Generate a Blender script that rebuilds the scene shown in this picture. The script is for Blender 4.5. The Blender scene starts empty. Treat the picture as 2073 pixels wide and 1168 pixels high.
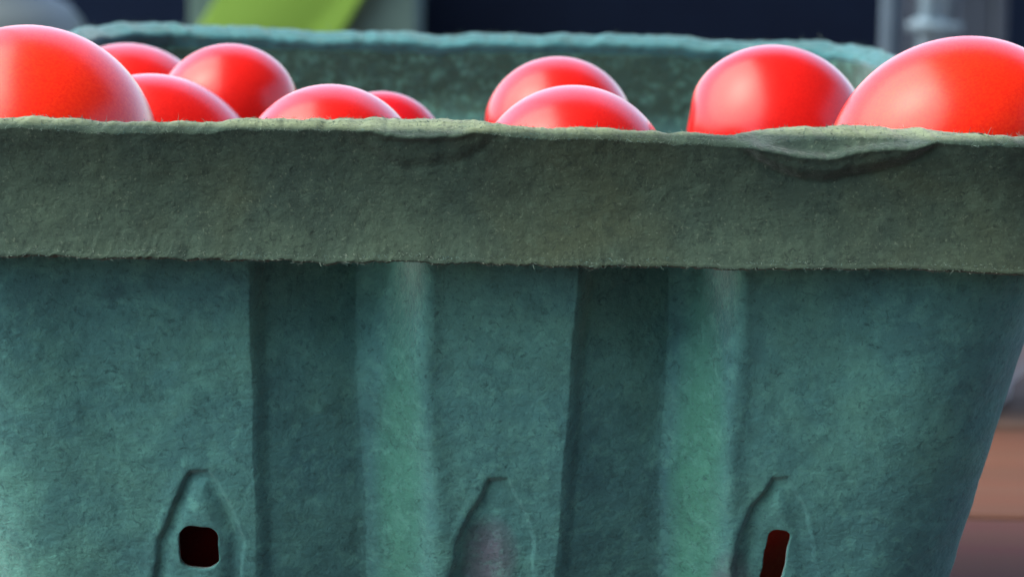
import bpy, math, random
import numpy as np
from mathutils import Vector, Matrix, noise
random.seed(7)
rng = np.random.default_rng(7)
S = bpy.context.scene
COL = S.collection
R = math.radians

# ------------------------------------------------------------------ camera
CAM = np.array([0.0, -0.38, 0.122])
FPX = 6500.0                       # focal length in photograph pixels (2073 wide)
PITCH, ROLL = R(8.46), R(1.0)
fwd = np.array([0, math.cos(PITCH), -math.sin(PITCH)])
up0 = np.array([0, math.sin(PITCH), math.cos(PITCH)])
rt0 = np.array([1.0, 0, 0])
rt = rt0*math.cos(ROLL) + up0*math.sin(ROLL)
up = -rt0*math.sin(ROLL) + up0*math.cos(ROLL)
cd = bpy.data.cameras.new("camera"); cam = bpy.data.objects.new("camera", cd); COL.objects.link(cam)
cam.matrix_world = Matrix(((rt[0], up[0], -fwd[0], CAM[0]), (rt[1], up[1], -fwd[1], CAM[1]),
                           (rt[2], up[2], -fwd[2], CAM[2]), (0, 0, 0, 1)))
cd.sensor_width = 36; cd.lens = 36*FPX/2073
cd.clip_start = 0.01; cd.clip_end = 2000
cd.dof.use_dof = True; cd.dof.focus_distance = 0.384; cd.dof.aperture_fstop = 40
S.camera = cam

def at(px, py, d):                 # the point seen at pixel (px, py) at depth d (metres)
    return CAM + d*(fwd + (px-1036.5)/FPX*rt - (py-584)/FPX*up)

# ------------------------------------------------------------------ light
SUN_EL, SUN_AZ = R(54), R(-104)      # azimuth clockwise from +Y
sdir = Vector((math.sin(SUN_AZ)*math.cos(SUN_EL), math.cos(SUN_AZ)*math.cos(SUN_EL), math.sin(SUN_EL)))
w = bpy.data.worlds.new("World"); S.world = w; w.use_nodes = True
nt = w.node_tree; bg = nt.nodes["Background"]
sky = nt.nodes.new("ShaderNodeTexSky"); sky.sky_type = 'NISHITA'; sky.sun_disc = False
sky.sun_elevation = SUN_EL; sky.sun_rotation = SUN_AZ
sky.air_density = 1.0; sky.dust_density = 2.5; sky.ozone_density = 1.0
nt.links.new(sky.outputs[0], bg.inputs[0]); bg.inputs[1].default_value = 0.15
sl = bpy.data.lights.new("sun", 'SUN'); so = bpy.data.objects.new("sun", sl); COL.objects.link(so)
sl.energy = 1.3; sl.angle = R(80); sl.color = (1.0, 0.93, 0.70)
so.rotation_euler = sdir.to_track_quat('Z', 'Y').to_euler(); so.location = (-2, 0, 2)
S.view_settings.view_transform = 'Standard'; S.view_settings.look = 'None'
S.view_settings.gamma = 1; S.view_settings.exposure = 1.95

# ------------------------------------------------------------------ helpers
def tag(o, label=None, cat=None, group=None, kind=None):
    for k, v in (('label', label), ('category', cat), ('group', group), ('kind', kind)):
        if v: o[k] = v
    return o
def empty(name, loc, rz=0):
    o = bpy.data.objects.new(name, None); o.location = loc; o.rotation_euler = (0, 0, rz)
    o.empty_display_size = 0.02; COL.objects.link(o); return o
def obj(name, verts, faces, mat, parent=None, smooth=False):
    me = bpy.data.meshes.new(name)
    if isinstance(verts, np.ndarray): verts = verts.tolist()
    me.from_pydata(verts, [], faces); me.update()
    if smooth: me.polygons.foreach_set('use_smooth', [True]*len(me.polygons))
    me.materials.append(mat)
    o = bpy.data.objects.new(name, me); COL.objects.link(o)
    if parent: o.parent = parent
    return o
def grid_mesh(name, P, mat, parent=None, closed_u=False, closed_v=False, mask=None, flip=False):
    """P: (nv, nu, 3) points; quads between neighbours."""
    nv, nu = P.shape[:2]
    idx = np.arange(nv*nu).reshape(nv, nu)
    a = idx; 
    if closed_u: a = np.concatenate([a, a[:, :1]], 1)
    if closed_v: a = np.concatenate([a, a[:1]], 0)
    q = np.stack([a[:-1, :-1], a[:-1, 1:], a[1:, 1:], a[1:, :-1]], -1)
    if mask is not None: q = q[mask]
    q = q.reshape(-1, 4)
    if flip: q = q[:, ::-1]
    return quad_mesh(name, P.reshape(-1, 3), q, mat, parent)
def quad_mesh(name, V, q, mat, parent=None):
    used = np.unique(q); remap = np.full(len(V), -1); remap[used] = np.arange(len(used))
    V = V[used]; q = remap[q]
    me = bpy.data.meshes.new(name)
    me.vertices.add(len(V)); me.vertices.foreach_set('co', V.astype(np.float32).ravel())
    me.loops.add(q.size); me.loops.foreach_set('vertex_index', q.astype(np.int32).ravel())
    me.polygons.add(len(q)); me.polygons.foreach_set('loop_start', np.arange(0, q.size, 4, dtype=np.int32))
    me.polygons.foreach_set('loop_total', np.full(len(q), 4, dtype=np.int32))
    me.polygons.foreach_set('use_smooth', np.ones(len(q), dtype=bool))
    me.update(calc_edges=True); me.validate()
    me.materials.append(mat)
    o = bpy.data.objects.new(name, me); COL.objects.link(o)
    if parent: o.parent = parent
    return o
def box(name, x0, x1, y0, y1, z0, z1, mat, parent=None, bev=0.0015):
    b = min(bev, (x1-x0)/3, (y1-y0)/3, (z1-z0)/3)
    import bmesh
    bm = bmesh.new()
    bmesh.ops.create_cube(bm, size=1)
    bmesh.ops.transform(bm, verts=bm.verts, matrix=Matrix.Translation(((x0+x1)/2, (y0+y1)/2, (z0+z1)/2)) @
                        Matrix.Diagonal((x1-x0, y1-y0, z1-z0, 1)))
    bmesh.ops.bevel(bm, geom=bm.edges[:], offset=b, segments=2, affect='EDGES', profile=0.5)
    me = bpy.data.meshes.new(name); bm.to_mesh(me); bm.free(); me.materials.append(mat)
    o = bpy.data.objects.new(name, me); COL.objects.link(o)
    if parent: o.parent = parent
    return o
def lathe(name, prof, mat, parent=None, n=48, loc=(0, 0, 0)):
    a = np.linspace(0, 2*np.pi, n, endpoint=False)
    P = np.array([[(r*np.cos(t)+loc[0], r*np.sin(t)+loc[1], z+loc[2]) for t in a] for r, z in prof])
    return grid_mesh(name, P, mat, parent, closed_u=True)
def tube(name, p0, p1, r, mat, parent=None, n=16):
    p0, p1 = Vector(p0), Vector(p1); d = (p1-p0); L = d.length; q = d.to_track_quat('Z', 'Y')
    rows = []
    for rr, z in ((0.0001, 0), (r*.85, 0), (r, r*.15), (r, L-r*.15), (r*.85, L), (0.0001, L)):
        rows.append([tuple(p0 + q @ Vector((rr*math.cos(t), rr*math.sin(t), z))) for t in np.linspace(0, 2*math.pi, n, endpoint=False)])
    return grid_mesh(name, np.array(rows), mat, parent, closed_u=True)
def ss(a, b, x):
    t = np.clip((x-a)/(b-a), 0, 1); return t*t*(3-2*t)
def fnoise(P, scale, octv=3, seed=0.0):
    off = Vector((seed*13.1, seed*7.7, seed*3.3))
    f = noise.fractal
    return np.array([f(Vector(p)*scale+off, 0.9, 2.0, octv) for p in P.tolist()])

# ------------------------------------------------------------------ materials
class N:
    def __init__(s, name):
        s.m = bpy.data.materials.new(name); s.m.use_nodes = True
        s.t = s.m.node_tree; s.b = s.t.nodes["Principled BSDF"]; s.co = s.t.nodes.new("ShaderNodeTexCoord").outputs['Object']
    def noise(s, scale, detail=3, rough=0.55, dist=0.0, stretch=None):
        n = s.t.nodes.new("ShaderNodeTexNoise"); n.inputs['Scale'].default_value = scale
        n.inputs['Detail'].default_value = detail; n.inputs['Roughness'].default_value = rough
        n.inputs['Distortion'].default_value = dist
        if stretch:
            m = s.t.nodes.new("ShaderNodeMapping"); m.inputs['Scale'].default_value = stretch
            s.t.links.new(s.co, m.inputs[0]); s.t.links.new(m.outputs[0], n.inputs[0])
        else: s.t.links.new(s.co, n.inputs[0])
        return n.outputs[0]
    def ramp(s, fac, stops):
        r = s.t.nodes.new("ShaderNodeValToRGB"); e = r.color_ramp.elements
        while len(e) < len(stops): e.new(0.5)
        for k, (p, c) in enumerate(stops): e[k].position = p; e[k].color = (*c, 1) if len(c) == 3 else c
        s.t.links.new(fac, r.inputs[0]); return r.outputs[0]
    def mix(s, fac, a, b, mode='MIX'):
        m = s.t.nodes.new("ShaderNodeMix"); m.data_type = 'RGBA'; m.blend_type = mode
        for k, v in ((0, fac), (6, a), (7, b)):
            if isinstance(v, bpy.types.NodeSocket): s.t.links.new(v, m.inputs[k])
            elif k == 0: m.inputs[0].default_value = v
            else: m.inputs[k].default_value = (*v, 1)
        return m.outputs[2]
    def math(s, op, a, b=0.0):
        m = s.t.nodes.new("ShaderNodeMath"); m.operation = op
        for k, v in ((0, a), (1, b)):
            if isinstance(v, bpy.types.NodeSocket): s.t.links.new(v, m.inputs[k])
            else: m.inputs[k].default_value = v
        return m.outputs[0]
    def bump(s, h, strength, dist, prev=None):
        b = s.t.nodes.new("ShaderNodeBump"); b.inputs['Strength'].default_value = strength
        b.inputs['Distance'].default_value = dist; s.t.links.new(h, b.inputs['Height'])
        if prev: s.t.links.new(prev, b.inputs['Normal'])
        return b.outputs[0]
    def set(s, **kw):
        for k, v in kw.items():
            k = k.replace('_', ' ')
            i = s.b.inputs[k]
            if isinstance(v, bpy.types.NodeSocket): s.t.links.new(v, i)
            elif isinstance(v, tuple) and len(v) == 3 and i.type == 'RGBA': i.default_value = (*v, 1)
            else: i.default_value = v
        return s.m

def pulp(name, c_lo, c_mid, c_hi, fleck, stain=None, blots=(), back=None, top=None):
    n = N(name)
    big = n.noise(55, 4, 0.6)
    base = n.ramp(big, [(0.32, c_lo), (0.5, c_mid), (0.70, c_hi)])
    if stain:                                            # uneven dye: faded tawny patches
        s2 = n.noise(38, 3, 0.6, 0.4)
        base = n.mix(n.ramp(s2, [(0.50, (0, 0, 0)), (0.68, (1, 1, 1))]), base, stain)
    if top:                                               # the collar zone is darker and drabber
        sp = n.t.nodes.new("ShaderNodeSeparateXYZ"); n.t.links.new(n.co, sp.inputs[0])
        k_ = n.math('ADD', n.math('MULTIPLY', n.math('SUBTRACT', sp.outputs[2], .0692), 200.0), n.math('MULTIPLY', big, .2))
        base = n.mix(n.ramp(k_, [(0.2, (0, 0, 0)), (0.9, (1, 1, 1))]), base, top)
    if back:                                              # sky light on the rear rim, painted in as teal
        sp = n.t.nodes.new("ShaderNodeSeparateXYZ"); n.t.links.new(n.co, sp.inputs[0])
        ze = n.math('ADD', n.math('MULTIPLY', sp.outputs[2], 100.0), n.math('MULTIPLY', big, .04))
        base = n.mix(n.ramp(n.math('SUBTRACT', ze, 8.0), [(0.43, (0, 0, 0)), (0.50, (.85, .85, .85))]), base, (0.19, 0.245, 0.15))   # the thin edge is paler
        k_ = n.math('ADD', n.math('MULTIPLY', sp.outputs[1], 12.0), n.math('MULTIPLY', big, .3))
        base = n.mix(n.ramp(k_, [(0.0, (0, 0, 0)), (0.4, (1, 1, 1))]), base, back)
    for (bx_, bz_, rad, col, amt) in blots:               # tinted blotches; the tall green ones are painted ridge light
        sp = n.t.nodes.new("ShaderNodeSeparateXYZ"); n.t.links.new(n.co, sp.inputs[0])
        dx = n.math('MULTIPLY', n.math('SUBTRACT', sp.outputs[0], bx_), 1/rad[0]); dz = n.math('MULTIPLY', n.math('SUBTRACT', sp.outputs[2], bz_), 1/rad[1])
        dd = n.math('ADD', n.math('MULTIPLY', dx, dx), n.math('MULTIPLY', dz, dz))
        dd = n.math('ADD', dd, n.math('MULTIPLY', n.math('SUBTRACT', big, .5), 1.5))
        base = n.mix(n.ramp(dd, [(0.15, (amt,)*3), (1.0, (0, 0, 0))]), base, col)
    f1 = n.noise(2300, 3, 0.65, 0.0)                      # fibre flecks
    f2 = n.noise(900, 4, 0.7, 1.5)
    base = n.mix(n.ramp(n.noise(420, 5, 0.7), [(0.36, (.32, .32, .32)), (0.52, (0, 0, 0))]), base, tuple(v*.5 for v in c_lo))
    base = n.mix(n.ramp(n.noise(460, 5, 0.72, 0.3), [(0.5, (0, 0, 0)), (0.66, (.36, .36, .36))]), base, tuple(v*1.5 for v in c_hi))
    base = n.mix(n.ramp(f1, [(0.60, (0, 0, 0)), (0.72, (.55, .55, .55))]), base, fleck)
    base = n.mix(n.ramp(f2, [(0.28, (.75, .75, .75)), (0.46, (0, 0, 0))]), base, tuple(v*0.45 for v in c_lo))
    pits = n.noise(520, 4, 0.6, 0.8)
    b = n.bump(pits, 0.26, 0.0005)
    b = n.bump(n.noise(1700, 4, 0.7, 0.6), 0.5, 0.00028, b)
    b = n.bump(n.noise(1100, 2, 0.5, 1.0, (0.35, 1, 1)), 0.35, 0.00022, b)
    return n.set(Base_Color=base, Roughness=0.93, Specular_IOR_Level=0.15, Normal=b, Sheen_Weight=0.25, Sheen_Roughness=0.4)
M_WALL = pulp("moulded_pulp_teal", (0.046, 0.142, 0.152), (0.061, 0.190, 0.185), (0.078, 0.230, 0.195), (0.085, 0.21, 0.22), blots=[(-.0078, .036, (.0036, .030), (.052, .215, .135), .5), (.0292, .036, (.0036, .030), (.052, .215, .135), .6), (.0036, .0290, (.0040, .0066), (.095, .085, .125), .8), (.0338, .0270, (.0030, .0050), (.075, .08, .10), .6)], top=(0.024, 0.056, 0.044))  # first two blots put the sunlit green of the flute ridges into the colour
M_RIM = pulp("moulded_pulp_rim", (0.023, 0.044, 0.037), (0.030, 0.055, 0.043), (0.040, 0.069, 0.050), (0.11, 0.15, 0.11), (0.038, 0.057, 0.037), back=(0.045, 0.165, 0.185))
def fibre_mat():
    n = N("pulp_fibre")
    return n.set(Base_Color=n.ramp(n.noise(400), [(0.35, (0.05, 0.12, 0.11)), (0.65, (0.15, 0.20, 0.16))]), Roughness=0.9)
M_FIB = fibre_mat()

def tomato_mat(name, c0, c1):
    n = N(name)
    c = n.ramp(n.noise(45, 2, 0.5), [(0.3, c0), (0.7, c1)])
    spk = n.noise(1400, 1, 0.4)
    c = n.mix(n.ramp(spk, [(0.68, (0, 0, 0)), (0.76, (.07, .07, .07))]), c, (0.95, 0.30, 0.10))
    b = n.bump(n.noise(700, 2), 0.05, 0.0002)
    m = n.set(Base_Color=c, Roughness=0.30, Specular_IOR_Level=0.08, Coat_Weight=1.0, Coat_Roughness=0.26, Coat_IOR=1.34,
              Subsurface_Weight=0.25, Subsurface_Scale=0.004, Normal=b)
    n.b.inputs['Subsurface Radius'].default_value = (1.0, 0.2, 0.1)
    return m
M_TRED = tomato_mat("tomato_skin_red", (0.48, 0.007, 0.007), (0.58, 0.013, 0.009))
M_TORA = tomato_mat("tomato_skin_orange_red", (0.68, 0.014, 0.007), (0.76, 0.032, 0.008))
M_TDEEP = tomato_mat("tomato_skin_crimson", (0.46, 0.006, 0.013), (0.53, 0.009, 0.014))

def plain(name, c, c2, scale, rough=0.7, bscale=None, bs=0.2, bd=0.001, stretch=None, metal=0.0):
    n = N(name)
    col = n.ramp(n.noise(scale, 4, 0.6, 0, stretch), [(0.35, c), (0.65, c2)])
    kw = dict(Base_Color=col, Roughness=rough, Metallic=metal)
    if bscale: kw['Normal'] = n.bump(n.noise(bscale, 4, 0.6, 0, stretch), bs, bd)
    return n.set(**kw)
M_NAVY = plain("navy_plastic", (0.0020, 0.0060, 0.0190), (0.0036, 0.0105, 0.0290), 9, 0.9, 60); M_NAVY.node_tree.nodes["Principled BSDF"].inputs["Specular IOR Level"].default_value = 0.12
M_LIME = plain("lime_green_cloth", (0.130, 0.26, 0.030), (0.150, 0.285, 0.040), 14, 0.9, 600)
M_TEAL = plain("faded_teal_card", (0.055, 0.11, 0.10), (0.075, 0.14, 0.125), 18, 0.8, 200)
M_GREY = plain("pale_grey_enamel", (0.085, 0.115, 0.125), (0.12, 0.15, 0.16), 12, 0.5, 200)
M_STEEL = plain("weathered_zinc", (0.13, 0.20, 0.25), (0.18, 0.265, 0.32), 50, 0.55, 300, metal=0.25)
M_DSTEEL = plain("shade_post_zinc", (0.075, 0.12, 0.165), (0.11, 0.165, 0.22), 40, 0.6, 300, metal=0.2)
M_SLATE = plain("slate_board", (0.018, 0.032, 0.052), (0.034, 0.050, 0.075), 30, 0.7, 200)
M_WHITE = plain("white_ceramic", (0.74, 0.76, 0.82), (0.80, 0.82, 0.86), 30, 0.25)
M_SHADE_CANVAS = plain("shade_canopy_canvas", (0.03, 0.03, 0.03), (0.045, 0.042, 0.04), 5, 0.9, 300)
M_ROPE = plain("rope_handle", (0.25, 0.2, 0.12), (0.35, 0.28, 0.18), 300, 0.9)
def wood_mat(name, a, b, dark):
    n = N(name)
    g = n.noise(26, 6, 0.65, 1.2, (0.12, 1.6, 1.6))
    f = n.noise(160, 4, 0.7, 0.5, (0.06, 1.5, 1.5))
    c = n.ramp(g, [(0.3, a), (0.7, b)])
    c = n.mix(n.ramp(f, [(0.35, (.7, .7, .7)), (0.52, (0, 0, 0))]), c, dark)
    return n.set(Base_Color=c, Roughness=0.8, Specular_IOR_Level=0.1, Normal=n.bump(f, 0.25, 0.0006))
M_WOOD = wood_mat("brown_boards", (0.105, 0.054, 0.038), (0.145, 0.072, 0.050), (0.14, 0.05, 0.032))
M_WOOD2 = wood_mat("purplish_brown_boards", (0.088, 0.044, 0.036), (0.112, 0.054, 0.046), (0.10, 0.035, 0.038))
M_WOODG = wood_mat("greyed_boards", (0.15, 0.095, 0.07), (0.20, 0.13, 0.10), (0.08, 0.05, 0.04))
M_GROUND = plain("trodden_gravel", (0.10, 0.095, 0.08), (0.19, 0.18, 0.155), 3.0, 0.95, 40, 0.5, 0.01)

# ------------------------------------------------------------------ the setting
g = obj("ground", [(-400, -400, -.76), (400, -400, -.76), (400, 400, -.76), (-400, 400, -.76)], [(0, 1, 2, 3)], M_GROUND)
tag(g, kind='structure')

tb = empty("wooden_table", (0, 0.6, -0.76))
tag(tb, "brown wooden board table carrying the green fruit basket", "table")
TX0, TX1 = -0.75, 0.75
ys = [0.262-0.085*k for k in range(7, 0, -1)] + [0.262+0.085*k for k in range(0, 16)]
for k in range(len(ys)-1):
    mat = M_WOOD
    if ys[k] < 0.13: mat = M_WOOD2
    elif ys[k] > 0.25: mat = M_WOODG
    b = box("board", TX0+rng.uniform(-.004, .004), TX1, ys[k]+.0012, ys[k+1]-.0012, -0.022, 0.0-abs(rng.normal(0, .0003)), mat, None, 0.0016)
    b.parent = tb; b.matrix_parent_inverse = Matrix.Translation(-Vector((0, 0.6, -0.76)))
Y0, Y1 = ys[0], ys[-1]
for nm, a in (("apron", (TX0+.03, TX1-.03, Y0+.03, Y0+.05, -.1, -.0235)), ("apron", (TX0+.03, TX1-.03, Y1-.05, Y1-.03, -.1, -.0235)),
              ("leg", (TX0+.03, TX0+.09, Y0+.052, Y0+.112, -.76, -.0235)), ("leg", (TX1-.09, TX1-.03, Y0+.052, Y0+.112, -.76, -.0235)),
              ("leg", (TX0+.03, TX0+.09, Y1-.112, Y1-.052, -.76, -.0235)), ("leg", (TX1-.09, TX1-.03, Y1-.112, Y1-.052, -.76, -.0235))):
    b = box(nm, *a, M_WOODG, None); b.parent = tb; b.matrix_parent_inverse = Matrix.Translation(-Vector((0, 0.6, -0.76)))

# unseen canopy, added to block light from behind and above the viewer
sw = empty("shade_canopy", (0, -1.0, -0.76)); tag(sw, "added charcoal canvas canopy with back wall, unseen, blocking light from behind the viewer", "canopy")
box("shade_wall", -0.42, 2.0, -.01, .01, .02, 2.4, M_SHADE_CANVAS, sw)
box("shade_roof", -0.42, 2.0, .012, 2.2, 2.39, 2.41, M_SHADE_CANVAS, sw)
for xx in (-.39, 1.95): box("shade_post", xx-.025, xx+.025, 2.21, 2.26, 0, 2.45, M_DSTEEL, sw)

# ------------------------------------------------------------------ the basket
CX, CY, ZT = -0.0057, 0.0758, 0.085
basket = empty("berry_basket", (CX, CY, 0))
tag(basket, "green moulded pulp fruit basket full of tomatoes, its rim creased at the right", "basket")
RC = 0.016; SQ = 0.16
NF, NCF, NS, NR, NCR = 660, 64, 90, 150, 28
def ring_params():
    L = []                                               # (segment, fraction)
    L += [('f', t) for t in np.linspace(-1, 1, NF, endpoint=False)]
    L += [('fr', t) for t in np.linspace(0, 1, NCF, endpoint=False)]
    L += [('r', t) for t in np.linspace(-1, 1, NS, endpoint=False)]
    L += [('br', t) for t in np.linspace(0, 1, NCR, endpoint=False)]
    L += [('b', t) for t in np.linspace(-1, 1, NR, endpoint=False)]
    L += [('bl', t) for t in np.linspace(0, 1, NCR, endpoint=False)]
    L += [('l', t) for t in np.linspace(-1, 1, NS, endpoint=False)]
    L += [('fl', t) for t in np.linspace(0, 1, NCF, endpoint=False)]
    return L
RP = ring_params()
def ring(H, rc=RC):
    """points and outward normals of a rounded square of half size H (basket frame)"""
    s = H-rc; P = np.zeros((len(RP), 2)); Nn = np.zeros((len(RP), 2))
    for k, (seg, t) in enumerate(RP):
        if seg == 'f': P[k] = (t*s, -H); Nn[k] = (0, -1)
        elif seg == 'r': P[k] = (H, t*s); Nn[k] = (1, 0)
        elif seg == 'b': P[k] = (-t*s, H); Nn[k] = (0, 1)
        elif seg == 'l': P[k] = (-H, -t*s); Nn[k] = (-1, 0)
        else:
            a0, cx, cy = {'fr': (-90, s, -s), 'br': (0, s, s), 'bl': (90, -s, s), 'fl': (180, -s, -s)}[seg]
            a = R(a0+90*t); n = (math.cos(a), math.sin(a)); P[k] = (cx+rc*n[0], cy+rc*n[1]); Nn[k] = n
    return P, Nn
SEG = np.array([s for s, _ in RP])
isF = (SEG == 'f')
def Hw(z):
    return np.where(z < .0685, .0727-(.0685-z)*.22, .0727+(z-.0685)*.02)

def px_x(px, z=0.06):              # photograph column -> x in the basket frame on the front wall
    d = (at(px, 900, .385)); return d[0]-CX
def px_z(px, py):                  # photograph row -> height on the front wall (y about .007)
    y = .008
    for _ in range(3):
        v = fwd + (px-1036.5)/FPX*rt - (py-584)/FPX*up
        t = (y-CAM[1])/v[1]; z = CAM[2]+v[2]*t; x = v[0]*t
        y = CY-float(Hw(z))
    return x-CX, z
# left step and right ridge of the two flutes, each as (top px, py), (bottom px, py)
FL = []
for (a, b, c, d2, dep) in (((502, 560), (521, 1160), (845, 560), (885, 1160), .0056), ((1172, 560), (1125, 1160), (1490, 570), (1470, 1160), .0056)):
    FL.append((px_z(*a), px_z(*b), px_z(*c), px_z(*d2), dep))
def lerp_line(p, q, z):
    return p[0]+(q[0]-p[0])*(z-p[1])/(q[1]-p[1])
# almond shaped recesses: centre column, apex row (photograph), half width, height
AL = [(402, 952, 95, 470), (1002, 968, 90, 470), (1574, 966, 90, 470)]
ALM = []
for (cx, ay, hw, hh) in AL:
    x0, z0 = px_z(cx, ay); x1, z1 = px_z(cx, ay+200); sc = 1/16900.
    ALM.append((x0, (x1-x0)/(z1-z0), z0, hw*sc, hh*sc))
def almond_d(x, z, k):
    """signed distance-like: >0 inside, metres"""
    x0, sl, z0, hw, hh = ALM[k]
    s = (z0-z)/hh
    ww = hw*np.interp(s, [0, .05, .15, .25, .34, .45, .55, .66, .75, .85, .95, 1], [.20, .36, .64, .84, .95, 1, 1, .95, .84, .64, .36, .2])
    wob = 0.00012*np.sin(s*23+k*2)+0.00008*np.sin(s*41+k)
    return np.minimum(ww+wob-np.abs(x-(x0+sl*(z-z0))-(0.0004*np.sin(s*7+k))), np.minimum(s, 1-s)*hh)
def wall_disp(x, z, fm):
    """depth pressed inwards on the front face"""
    D = np.zeros_like(x)
    for i, (a, b, c, d2, dep) in enumerate(FL):
        xl = lerp_line(a, b, z)+.00010*np.sin(z*400+i); xr = lerp_line(c, d2, z)+.0003*np.sin(z*210+i*2)
        t = (x-xl)/(xr-xl)
        tp = ss(.050, .068, z); q = 1-ss(.54+.27*tp, 1.09, t)
        prof = np.where(t < 0, 0, q)*ss(-.0004, .0019, x-xl)*(.18+.82*np.clip(t/.60, 0, 1))*(1+.75*ss(.050, .067, z)-.18*ss(.050, .034, z))
        prof = prof-.11*np.exp(-((x-xr)/.0016)**2)
        D = D+dep*prof
    for k in range(3):
        e = almond_d(x, z, k)
        x0, sl, z0, hw, hh = ALM[k]
        xc = x-(x0+sl*(z-z0)); lf = ss(.0012, -.0012, xc)
        D = D+lf*(.00066*ss(-.0001, .0007, e)-.00010*np.exp(-((e+.0005)/.0006)**2))+(1-lf)*(.00038*ss(-.0002, .0010, e))
        D = D+.00014*(1-lf)*np.exp(-((e-.0003)/.0003)**2)
        D = D-.00045*ss(.0012, .0035, e)*(k != 1); inn = ss(.0008, .0024, e)
        if k == 1: D = D+.0007*ss(.0004, .0022, e)*ss(.0012, -.0022, xc)*ss(z0-.005, z0-.0085, z)
        if k == 2: D = D+.0004*ss(.0004, .0022, e)*ss(.0008, -.0016, xc)*ss(z0-.006, z0-.009, z)
        if k == 0: D = D-.0003*inn
    D = (D+.0016*ss(.030, .062, z))
    return D
# holes (signed distance: <0 inside), x/z relative to an apex in metres
def hole_sd(x, z):
    out = np.full(x.shape, 1.0)
    def rbox(cx, cz, hx, hz, r, shear=0.0):
        qx = np.abs(x-cx-shear*(z-cz))-hx+r; qz = np.abs(z-cz)-hz+r
        return np.hypot(np.maximum(qx, 0), np.maximum(qz, 0))+np.minimum(np.maximum(qx, qz), 0)-r
    x0, z0 = px_z(403, 1107); out = np.minimum(out, rbox(x0, z0, .00250, .00285, .0016)+.00005*np.sin(x*1900+z*1500))
    x0, z0 = px_z(1570, 1128); out = np.minimum(out, rbox(x0, z0, .0014, .0036, .0011, 0.13)+.00006*np.sin(z*1700+x*900))
    return out

zl = np.concatenate([np.linspace(.003, .0265, 24, endpoint=False), np.linspace(.0265, .0695, 250, endpoint=False), np.linspace(.0695, .0826, 26)])
P = np.zeros((len(zl), len(RP), 3)); MX = np.zeros((len(zl), len(RP)))
for j, z in enumerate(zl):
    H = float(Hw(z)); p, n = ring(H, RC-.002+.03*z*.5)
    P[j, :, :2] = p; P[j, :, 2] = z
    D = np.zeros(len(RP)); D[isF] = wall_disp(p[isF, 0], np.full(isF.sum(), z), None)
    sF = H-(RC-.002+.03*z*.5); D[isF] *= ss(1.0, .80, np.abs(p[isF, 0])/sF)
    if True:                                              # flutes on the other three sides
        for sg, ax in (('l', 1), ('r', 1), ('b', 0)):
            m = SEG == sg; u = p[m, ax]; D[m] = .0028*ss(.2, .9, np.cos(u/.0125))*ss(.055, .04, np.abs(u))*ss(.076, .070, z)
    D[isF] *= 1
    P[j, :, :2] -= n*D[:, None]
# lumps of the moulded pulp (about a tenth of a millimetre and up)
flat = P.reshape(-1, 3)
l1 = fnoise(flat, 80, 2, 1)*.00034 + fnoise(flat, 420, 3, 2)*.00007
nrm = np.stack([ring(.06)[1]]*len(zl)); nrm = nrm.reshape(-1, 2)
flat[:, :2] += nrm*l1[:, None]
P = flat.reshape(P.shape)
P[:, :, 0] *= 1-SQ*np.clip((P[:, :, 1]+.055)/.13, 0, 1)
# cut the holes
fx, fz = P[:, :, 0], P[:, :, 2]
sd = hole_sd(fx, fz); sd[:, ~isF] = 1
nu = len(RP); sdw = np.concatenate([sd, sd[:, :1]], 1)
cell = (sdw[:-1, :-1]+sdw[:-1, 1:]+sdw[1:, 1:]+sdw[1:, :-1])/4
mask = cell > 0
keepv = np.zeros((len(zl), nu), bool); cutv = np.zeros((len(zl), nu), bool)
mm = mask[:, :nu]
for dj in (0, 1):
    for du in (0, 1):
        mm2 = np.roll(mm, du, axis=1)
        keepv[dj:dj+len(zl)-1] |= mm2; cutv[dj:dj+len(zl)-1] |= ~mm2
bd = keepv & cutv
e = 1e-5
gx = (hole_sd(fx+e, fz)-hole_sd(fx-e, fz))/(2*e); gz = (hole_sd(fx, fz+e)-hole_sd(fx, fz-e))/(2*e)
SX = np.where(bd, sd*gx, 0); SZ = np.where(bd, sd*gz, 0)
P[:, :, 0] -= SX; P[:, :, 2] -= SZ
nr3 = nrm.reshape(len(zl), nu, 2)
PI_ = P.copy(); PI_[:, :, :2] -= nr3*.0014
PI_[:, :, 2] = np.minimum(PI_[:, :, 2], .0826)
idx = np.arange(len(zl)*nu).reshape(len(zl), nu); idw = np.concatenate([idx, idx[:, :1]], 1)
q = np.stack([idw[:-1, :-1], idw[:-1, 1:], idw[1:, 1:], idw[1:, :-1]], -1)[mask]
ed = np.concatenate([q[:, [0, 1]], q[:, [1, 2]], q[:, [2, 3]], q[:, [3, 0]]])
key = np.minimum(ed[:, 0], ed[:, 1])*10**7+np.maximum(ed[:, 0], ed[:, 1])
_, inv, cnt = np.unique(key, return_inverse=True, return_counts=True)
be = ed[cnt[inv] == 1]; nv_ = len(zl)*nu
br = np.stack([be[:, 1], be[:, 0], be[:, 0]+nv_, be[:, 1]+nv_], -1)
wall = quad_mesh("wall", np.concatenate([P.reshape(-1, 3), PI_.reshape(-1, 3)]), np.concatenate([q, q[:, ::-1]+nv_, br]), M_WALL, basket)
# floor of the basket
pf, _ = ring(float(Hw(.003)), RC)
pf[:, 0] *= 1-SQ*np.clip((pf[:, 1]+.055)/.13, 0, 1)
fl = [(p[0], p[1], .0042) for p in pf]; fl2 = [(p[0], p[1], .0022) for p in pf]
n_ = len(fl)
obj("basket_floor", fl+fl2, [tuple(range(n_)), tuple(range(2*n_-1, n_-1, -1))]+[(k, (k+1) % n_, n_+(k+1) % n_, n_+k) for k in range(n_)], M_WALL, basket)

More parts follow.
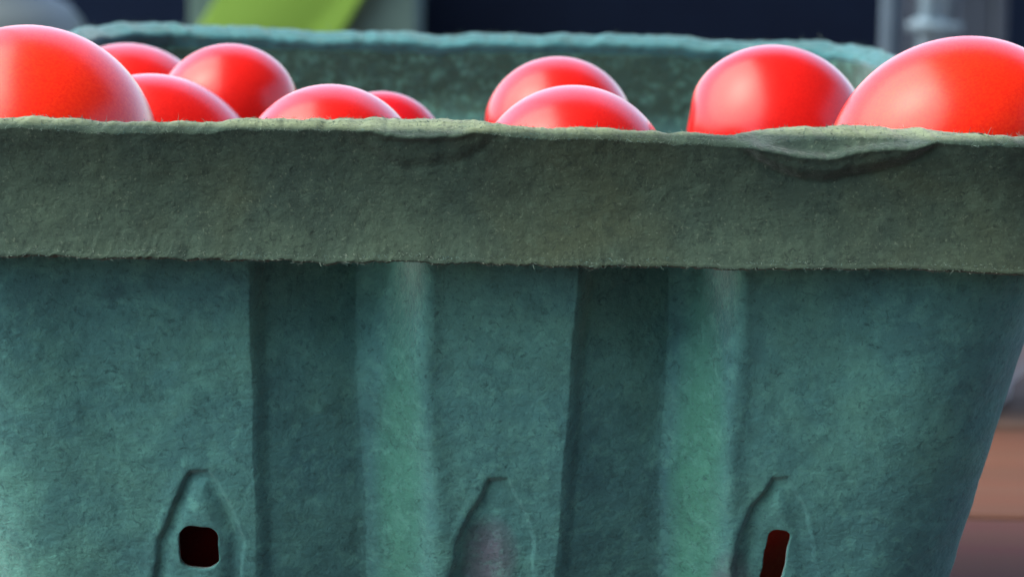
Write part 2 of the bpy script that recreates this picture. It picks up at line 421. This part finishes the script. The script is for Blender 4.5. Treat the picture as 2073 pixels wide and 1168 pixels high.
# --- rim: closed profile (half size, height) from inside over the top and down the outer skirt
outer_z = np.linspace(.0837, .0692, 96)
ins = [(.0712, .0790), (.0706, .0818), (.0699, .0829), (.0698, .0834), (.0702, .0838), (.0715, .0841), (.0722, .0845), (.0730, .0848), (.0737, .0849), (.0743, .0846), (.0748, .0842)]
outp = [(.0746+.0023*(1-(.0837-z)/.0145)**2-.0015+.0036*((.0837-z)/.0145)**2.2, z) for z in outer_z]
bot = [(.0774, .0689), (.0771, .0687), (.0763, .0686), (.0756, .0689), (.0750, .0696), (.0738, .0715), (.0731, .0750), (.0719, .0785)]
prof = ins+outp+bot
PR = np.zeros((len(prof), nu, 3)); NRM = ring(.07)[1]
xF = lambda px: (at(px, 300, .382)[0]-CX)
def curve(x, pts):
    xs = np.array([xF(p[0]) for p in pts]); ys_ = np.array([p[1] for p in pts], float)
    out = np.zeros_like(x); off = np.linspace(-1, 1, 9)*.0018
    for o_ in off: out += np.interp(x+o_, xs, ys_)
    return out/9*(1+.05*np.sin(x*500))
K = 1/17060.                                             # metres per photograph pixel on the front rim
vbA = [(1440, 0), (1480, 6), (1560, 30), (1620, 47), (1700, 49), (1800, 31), (1880, 17), (1930, 12), (1980, 10), (2073, 8), (2150, 4)]
vcA = [(1490, 8), (1530, 55), (1590, 88), (1680, 98), (1760, 92), (1840, 55), (1900, 22), (1960, 10)]
vbB = [(600, 0), (640, 5), (720, 14), (800, 24), (860, 30), (920, 25), (960, 14), (1000, 3), (1020, 0)]
vcB = [(640, 0), (720, 45), (780, 78), (850, 92), (920, 84), (980, 50), (1020, 0)]
jit = np.cumsum(rng.normal(0, 1, nu)); 
wav = fnoise(np.stack([ring(.07)[0][:, 0], ring(.07)[0][:, 1], np.zeros(nu)], 1), 60, 3, 5)*.00075
wav2 = fnoise(np.stack([ring(.07)[0][:, 0], ring(.07)[0][:, 1], np.zeros(nu)], 1), 420, 3, 6)*.00035
wav3 = fnoise(np.stack([ring(.07)[0][:, 0], ring(.07)[0][:, 1], np.zeros(nu)], 1), 1300, 3, 9)*.00012
for j, (H, z) in enumerate(prof):
    p, n = ring(H+.0012, .0135)
    zz = np.full(nu, z); out = np.zeros(nu)
    wt = float(ss(.070, .084, z)); wb = float(ss(.074, .069, z))
    zz += (wav+wav2*.8)*wt + (wav[::-1]*.5+wav2[::-1]*.4)*wb + wav3*float(ss(.0704, .0690, z))
    x = p[:, 0]; v = (.0850-z)                            # distance below the top
    # the front rim's creases
    topw = ss(.0060, .0, np.full(nu, v))
    for vb, vc, amp, am2 in ((vbA, vcA, .0031, .0008), (vbB, vcB, .0015, .0003)):
        b_ = curve(x, vb)*K; c_ = curve(x, vc)*K
        on = ss(.0002, .0014, b_)
        t = np.clip(v/np.maximum(b_+.0006, 1e-5), 0, 1)
        o_ = -amp*(1-t)**1.0*on                           # lens leaning back to the top edge
        o_ += on*.0006*np.exp(-((v-b_-.0003)/.0004)**2)
        on2 = ss(.0005, .003, c_)
        under = on2*am2*(ss(-.0004, .0010, v-b_)-ss(-.0012, .0006, v-c_))
        o_ += under-on2*am2*.3*np.exp(-((v-c_-.0004)/.0007)**2)
        out += np.where(isF, o_, 0)
    # back rim: shallow dip
    m = SEG == 'b'
    zz[m] -= .0009*np.exp(-((x[m]+.030)/.007)**2)*wt
    back = np.clip((p[:, 1]+.02)/.09, 0, 1); zz += back*(.0009-.0100*p[:, 0])
    PR[j, :, :2] = p+n*out[:, None]; PR[j, :, 2] = zz
flat = PR.reshape(-1, 3)
l1 = fnoise(flat, 60, 2, 11)*.00036 + fnoise(flat, 380, 3, 12)*.00008
flat[:, :2] += np.tile(NRM, (len(prof), 1))*l1[:, None]
PR = flat.reshape(PR.shape)
PR[:, :, 0] *= 1-SQ*np.clip((PR[:, :, 1]+.055)/.13, 0, 1)
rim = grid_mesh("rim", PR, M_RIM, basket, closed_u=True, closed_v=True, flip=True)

# --- loose fibres standing off the pulp along the rim edges and the front
def fibres(name, roots, dirs, lens, mat, width=3.0e-5):
    V = []; F = []
    for r0, d, L in zip(roots, dirs, lens):
        d = Vector(d).normalized(); side = d.cross(Vector((0, -1, .1))).normalized()
        bend = Vector(rng.normal(0, 1, 3))*.55; p = Vector(r0); k0 = len(V)
        wd = width*rng.uniform(.6, 1.5)
        for s in range(5):
            ww = wd*(1-.75*s/4)
            V.append(tuple(p+side*ww)); V.append(tuple(p-side*ww))
            d = (d+bend*.35).normalized(); p = p+d*(L/4)
        for s in range(4): F.append((k0+2*s, k0+2*s+1, k0+2*s+3, k0+2*s+2))
    o = obj(name, V, F, mat, basket); o['kind'] = 'stuff'; return o
roots, dirs, lens = [], [], []
jt = 7; jb = len(ins)+len(outp)
for _ in range(2600):                                     # top edge, front
    u = rng.integers(0, NF); j = rng.integers(5, 13); q = PR[j, u]
    roots.append(q); dirs.append((rng.normal(0, .9), rng.normal(-.15, .5), rng.uniform(.1, .9))); lens.append(rng.gamma(2, .00013)+.0001)
for _ in range(2200):                                     # bottom edge of the skirt
    u = rng.integers(0, NF+NCF); j = rng.integers(jb-4, jb+4); q = PR[j, u]
    roots.append(q); dirs.append((rng.normal(0, .9), rng.normal(-.2, .4), -rng.uniform(.0, .8))); lens.append(rng.gamma(2, .00013)+.0001)
mb = np.where(SEG == 'b')[0]; mo = np.where(SEG != 'f')[0]
for _ in range(2600):
    u = rng.choice(mo); j = rng.integers(4, 12); q = PR[j, u]
    roots.append(q); dirs.append((rng.normal(0, .9), rng.normal(0, .9), rng.uniform(.2, 1))); lens.append(rng.gamma(2, .00028)+.0001)
fibres("loose_fibres", roots, dirs, lens, M_FIB)

# ------------------------------------------------------------------ tomatoes
def tomato_mesh(name, lobes, seed, mat, nlat=48, nlon=72):
    th = np.linspace(0.0005, math.pi-.0005, nlat); ph = np.linspace(0, 2*math.pi, nlon, endpoint=False)
    T, F_ = np.meshgrid(th, ph, indexing='ij')
    r = 1+.010*np.cos(lobes*F_+seed)*np.sin(T)**2-.09*np.exp(-(T/.28)**2)-.02*np.exp(-((math.pi-T)/.2)**2)
    r = r+.008*np.sin(2*T+seed)*np.cos(F_*2+seed)
    Pm = np.stack([r*np.sin(T)*np.cos(F_), r*np.sin(T)*np.sin(F_), r*np.cos(T)], -1)
    o = grid_mesh(name, Pm, mat, closed_u=True, flip=True)
    return o
PL = [Vector(rt), Vector(up), Vector(-fwd)]
TG = "tomatoes heaped in the green basket"
TOMS = [ # name-order: cx, cy, a, b, tilt(deg, ccw from right), depth, material, label
 (62, 316, 262, 262, 0, .4045, M_TORA, "biggest glossy orange-red tomato at the left end of the front rim"),
 (262, 247, 172, 158, -12, .4840, M_TRED, "red tomato mostly hidden behind the big leftmost tomato, near the back wall"),
 (312, 358, 218, 210, -8, .4325, M_TRED, "low red tomato between the big leftmost tomato and the round upright one behind"),
 (463, 233, 148, 143, 20, .4560, M_TRED, "round red tomato with shining flanks, left of the middle against the back wall"),
 (668, 352, 184, 181, 0, .4160, M_TRED, "low red tomato peeking over the front rim with a smaller one at its right shoulder"),
 (775, 310, 130, 124, -10, .4620, M_TDEEP, "smallest crimson tomato tucked behind the shoulder of a low front tomato"),
 (1130, 268, 154, 152, 10, .4560, M_TRED, "rear tomato of the overlapping pair at the middle of the basket"),
 (1160, 370, 199, 197, 0, .4115, M_TRED, "front tomato of the overlapping pair at the middle of the basket"),
 (1568, 277, 190, 187, -10, .4360, M_TRED, "tall round red tomato standing left of the bright orange-red one at the right end"),
 (1930, 305, 262, 222, 28, .4050, M_TORA, "big bright orange-red tomato at the right end of the basket above the rim crease"),
]
protos = {}
vis = []
for i, (cx, cy, a, b, tilt, d, mat, lab) in enumerate(TOMS):
    k = (mat.name, i % 3)
    if k not in protos:
        o = tomato_mesh("tomato", 4+(i % 3), 1.7*i, mat); protos[k] = o
    else:
        o = protos[k].copy(); COL.objects.link(o)
    c = Vector(at(cx, cy, d)); sa, sb = a*d/FPX, b*d/FPX
    t = R(tilt); X = PL[0]*math.cos(t)+PL[1]*math.sin(t); Y = -PL[0]*math.sin(t)+PL[1]*math.cos(t); Z = PL[2]
    # blossom/stem axis along the view-right tilt, turned down into the heap
    Mx = Matrix((( -Y[0], Z[0], -X[0]), (-Y[1], Z[1], -X[1]), (-Y[2], Z[2], -X[2]))).to_4x4()
    spin = Matrix.Identity(4)
    sc = Matrix.Diagonal((sb, min(sa, sb), sa, 1))
    o.matrix_world = Matrix.Translation(c) @ Mx @ sc
    tag(o, lab, "tomato", TG)
    vis.append((c, max(sa, sb)))
# hidden ones below carry the heap
hid = [(Vector((CX+.0345, .0480, .0290)), .0170)]; placed = list(vis)+hid[:]
r0 = .0125; tries = 0
rr = random.Random(3)
while tries < 60000 and len(hid) < 44:
    tries += 1
    z = rr.uniform(.0175, .060); r_ = rr.uniform(.0115, .0145)
    lim = float(Hw(z))-.0045-r_*1.06
    c = Vector((CX+rr.uniform(-lim, lim)*.88, CY+rr.uniform(-lim+.012, lim), z))
    if c.y-r_ < .029 and z < .046: continue
    if all((c-q).length > (r_+s)*.93 for q, s in placed):
        placed.append((c, r_)); hid.append((c, r_))
src = [o for o in protos.values()]
for i, (c, r_) in enumerate(hid):
    o = src[i % len(src)].copy(); COL.objects.link(o)
    o.matrix_world = Matrix.Translation(c) @ Matrix.Rotation(rr.uniform(0, 6), 4, 'X') @ Matrix.Rotation(rr.uniform(0, 6), 4, 'Z') @ Matrix.Diagonal((r_, r_, r_*.97, 1))
    tag(o, "red tomato in the lower layers, hidden inside the basket under the visible ones", "tomato", "tomatoes hidden in the lower layers")

# ------------------------------------------------------------------ things behind, on the table
def crate(x0, x1, y0, y1, h, label):
    c = empty("plastic_crate", ((x0+x1)/2, (y0+y1)/2, 0.0)); tag(c, label, "crate", "navy crates behind the basket")
    w2, d2, t = (x1-x0)/2, (y1-y0)/2, .004
    box("crate_base", -w2+t, w2-t, -d2+t, d2-t, .001, .006, M_NAVY, c)
    for a in ((-w2, w2, -d2, -d2+t), (-w2, w2, d2-t, d2)): box("side_panel", *a, .001, h-.012, M_NAVY, c)
    for a in ((-w2, -w2+t, -d2+t+.0005, d2-t-.0005), (w2-t, w2, -d2+t+.0005, d2-t-.0005)): box("end_panel", *a, .001, h-.012, M_NAVY, c)
    for a in ((-w2-.006, w2+.006, -d2-.006, -d2+t+.003), (-w2-.006, w2+.006, d2-t-.003, d2+.006),
              (-w2-.006, -w2+t+.003, -d2+t+.0035, d2-t-.0035), (w2-t-.003, w2+.006, -d2+t+.0035, d2-t-.0035)):
        box("top_rail", *a, h-.0115, h, M_NAVY, c)
    return c
def X(px, d): return float(at(px, 40, d)[0])
crate(X(-900, 1.42), X(640, 1.42), 1.04, 1.34, .108, "dark navy plastic crate behind the left half of the basket, beside the lime green cloth")
crate(X(665, 1.50), X(2900, 1.50), 1.12, 1.42, .112, "dark navy plastic crate behind the middle and right of the basket")

# faded teal carton and the lime cloth hanging over it
ct = empty("card_carton", (X(612, 1.25), 0.925, 0)); tag(ct, "faded grey teal carton standing behind the basket under a lime green cloth", "carton")
hw = (X(842, 1.25)-X(385, 1.25))/2
box("carton_front", -hw, hw, -.055, -.052, 0.0005, .112, M_TEAL, ct, .0006)
box("carton_back", -hw, hw, .052, .055, .0005, .112, M_TEAL, ct, .0006)
box("carton_side", -hw, -hw+.003, -.0515, .0515, .0005, .112, M_TEAL, ct, .0006)
box("carton_side", hw-.003, hw, -.0515, .0515, .0005, .112, M_TEAL, ct, .0006)
box("carton_lid", -hw-.001, hw+.001, -.0565, .0565, .1125, .115, M_TEAL, ct, .0006)
# cloth strip: leaning band over the lid and down the front
cl = empty("green_cloth", (ct.location[0], .925, .115)); tag(cl, "lime green cloth hanging slantwise down the front of the teal carton", "cloth")
ns, nw = 60, 40
Pc = np.zeros((ns, nw, 3))
x_top0, x_top1 = X(440, 1.2)-ct.location[0], X(745, 1.2)-ct.location[0]
for i in range(ns):
    s = i/(ns-1)*.19
    for j in range(nw):
        f = j/(nw-1)
        if s < .075: y, z = .03-s*1.2, .0035
        else: y, z = -.0615, .0035-(s-.075)*.95
        lean = (s-.075)*.55-.036 if s > .075 else -.036
        fold = .0010*math.sin(f*4+s*20)
        xw = x_top0+(x_top1-x_top0)*f-lean
        Pc[i, j] = (xw, y-(abs(fold) if s > .075 else 0), z+(abs(fold)*.8 if s <= .075 else 0))
c_ = grid_mesh("cloth_sheet", Pc, M_LIME, cl, flip=True)
sm = c_.modifiers.new("thickness", 'SOLIDIFY'); sm.thickness = .0012; sm.offset = 0

# pale grey enamel jug far left
d = 1.05; bx, by = X(-75, d), d-.38+.02
jg = empty("enamel_jug", (bx, by, 0)); tag(jg, "pale grey enamel jug at the far left behind the basket", "jug")
lathe("jug_body", [(.0005, .001), (.036, .001), (.038, .003), (.0385, .02), (.0380, .044), (.0365, .050), (.032, .0555), (.0250, .0590), (.0205, .064), (.0190, .080), (.0225, .094), (.0220, .0945), (.0180, .080), (.0190, .064), (.024, .058), (.0310, .054), (.0355, .048), (.0365, .02), (.0355, .006), (.0005, .006)], M_GREY, jg)
hp = []
for k in range(15):
    a = R(-70+140*k/14); hp.append((-.019-.026*math.cos(a), 0, .068+.022*math.sin(a)))
rows = []
for k, p in enumerate(hp):
    q = Vector(hp[min(k+1, 14)])-Vector(hp[max(k-1, 0)]); q.normalize(); s_ = Vector((0, 1, 0)); t_ = q.cross(s_)
    rows.append([tuple(Vector(p)+s_*.004*math.cos(a)+t_*.0025*math.sin(a)) for a in np.linspace(0, 2*math.pi, 10, endpoint=False)])
grid_mesh("jug_handle", np.array(rows), M_GREY, jg, closed_u=True)

# zinc stand at the right with a clamped cross piece
ds = 1.12
sx = X(1878, ds); sy = ds-.38
st = empty("metal_stand", (sx, sy, 0)); tag(st, "weathered zinc stand with a clamped cross piece behind the right rear corner of the basket", "stand")
def lx(px): return X(px, ds)-sx
box("stand_foot", lx(1770), lx(1960), -.03, .04, .0008, .006, M_DSTEEL, st)
tube("upright", (lx(1873), -.004, .006), (lx(1893), -.004, .24), (X(1900, ds)-X(1857, ds))/2, M_STEEL, st, 24)
tube("upright", (lx(1809), .012, .006), (lx(1812), .012, .24), (X(1830, ds)-X(1789, ds))/2, M_DSTEEL, st, 24)
tube("upright", (lx(1928), .014, .006), (lx(1932), .014, .24), (X(1952, ds)-X(1908, ds))/2, M_DSTEEL, st, 24)
zc = float(at(1880, 50, ds)[2])
tube("cross_bar", (lx(1830), -.011, zc), (lx(1936), -.011, zc-.0005), .0017, M_STEEL, st, 16)
lathe("clamp_collar", [(.0036, -.0022), (.0052, -.0022), (.0056, -.0016), (.0056, .0016), (.0052, .0022), (.0036, .0022)], M_STEEL, st, 24, (lx(1878), -.004, zc))
box("stand_top", lx(1780), lx(1960), -.02, .03, .2402, .246, M_DSTEEL, st)
# slate board behind the stand
xb0, xb1 = X(1850, 1.3), X(2058, 1.3)
sb = empty("slate_board", ((xb0+xb1)/2, .95, 0)); tag(sb, "dark slate grey board standing upright at the far right behind the zinc stand", "board")
h2 = (xb1-xb0)/2
box("slate_panel", -h2+.006, h2-.006, -.003, .003, .008, .19, M_SLATE, sb)
box("board_edge", -h2, -h2+.0058, -.005, .005, .001, .196, M_SLATE, sb)
box("board_edge", h2-.0058, h2, -.005, .005, .001, .196, M_SLATE, sb)
box("board_foot", -h2+.0062, h2-.0062, -.02, .02, .0006, .0078, M_SLATE, sb)

# white bowl beside the basket's right rear corner
bw = empty("white_bowl", (.083, .296, 0)); tag(bw, "white ceramic bowl half hidden behind the right side of the basket", "bowl")
lathe("bowl_body", [(.0005, .003), (.020, .003), (.020, .0006), (.0235, .0006), (.024, .004), (.034, .014), (.043, .030), (.047, .046), (.0455, .0465), (.041, .031), (.032, .0165), (.022, .0075), (.0005, .006)], M_WHITE, bw, 64)
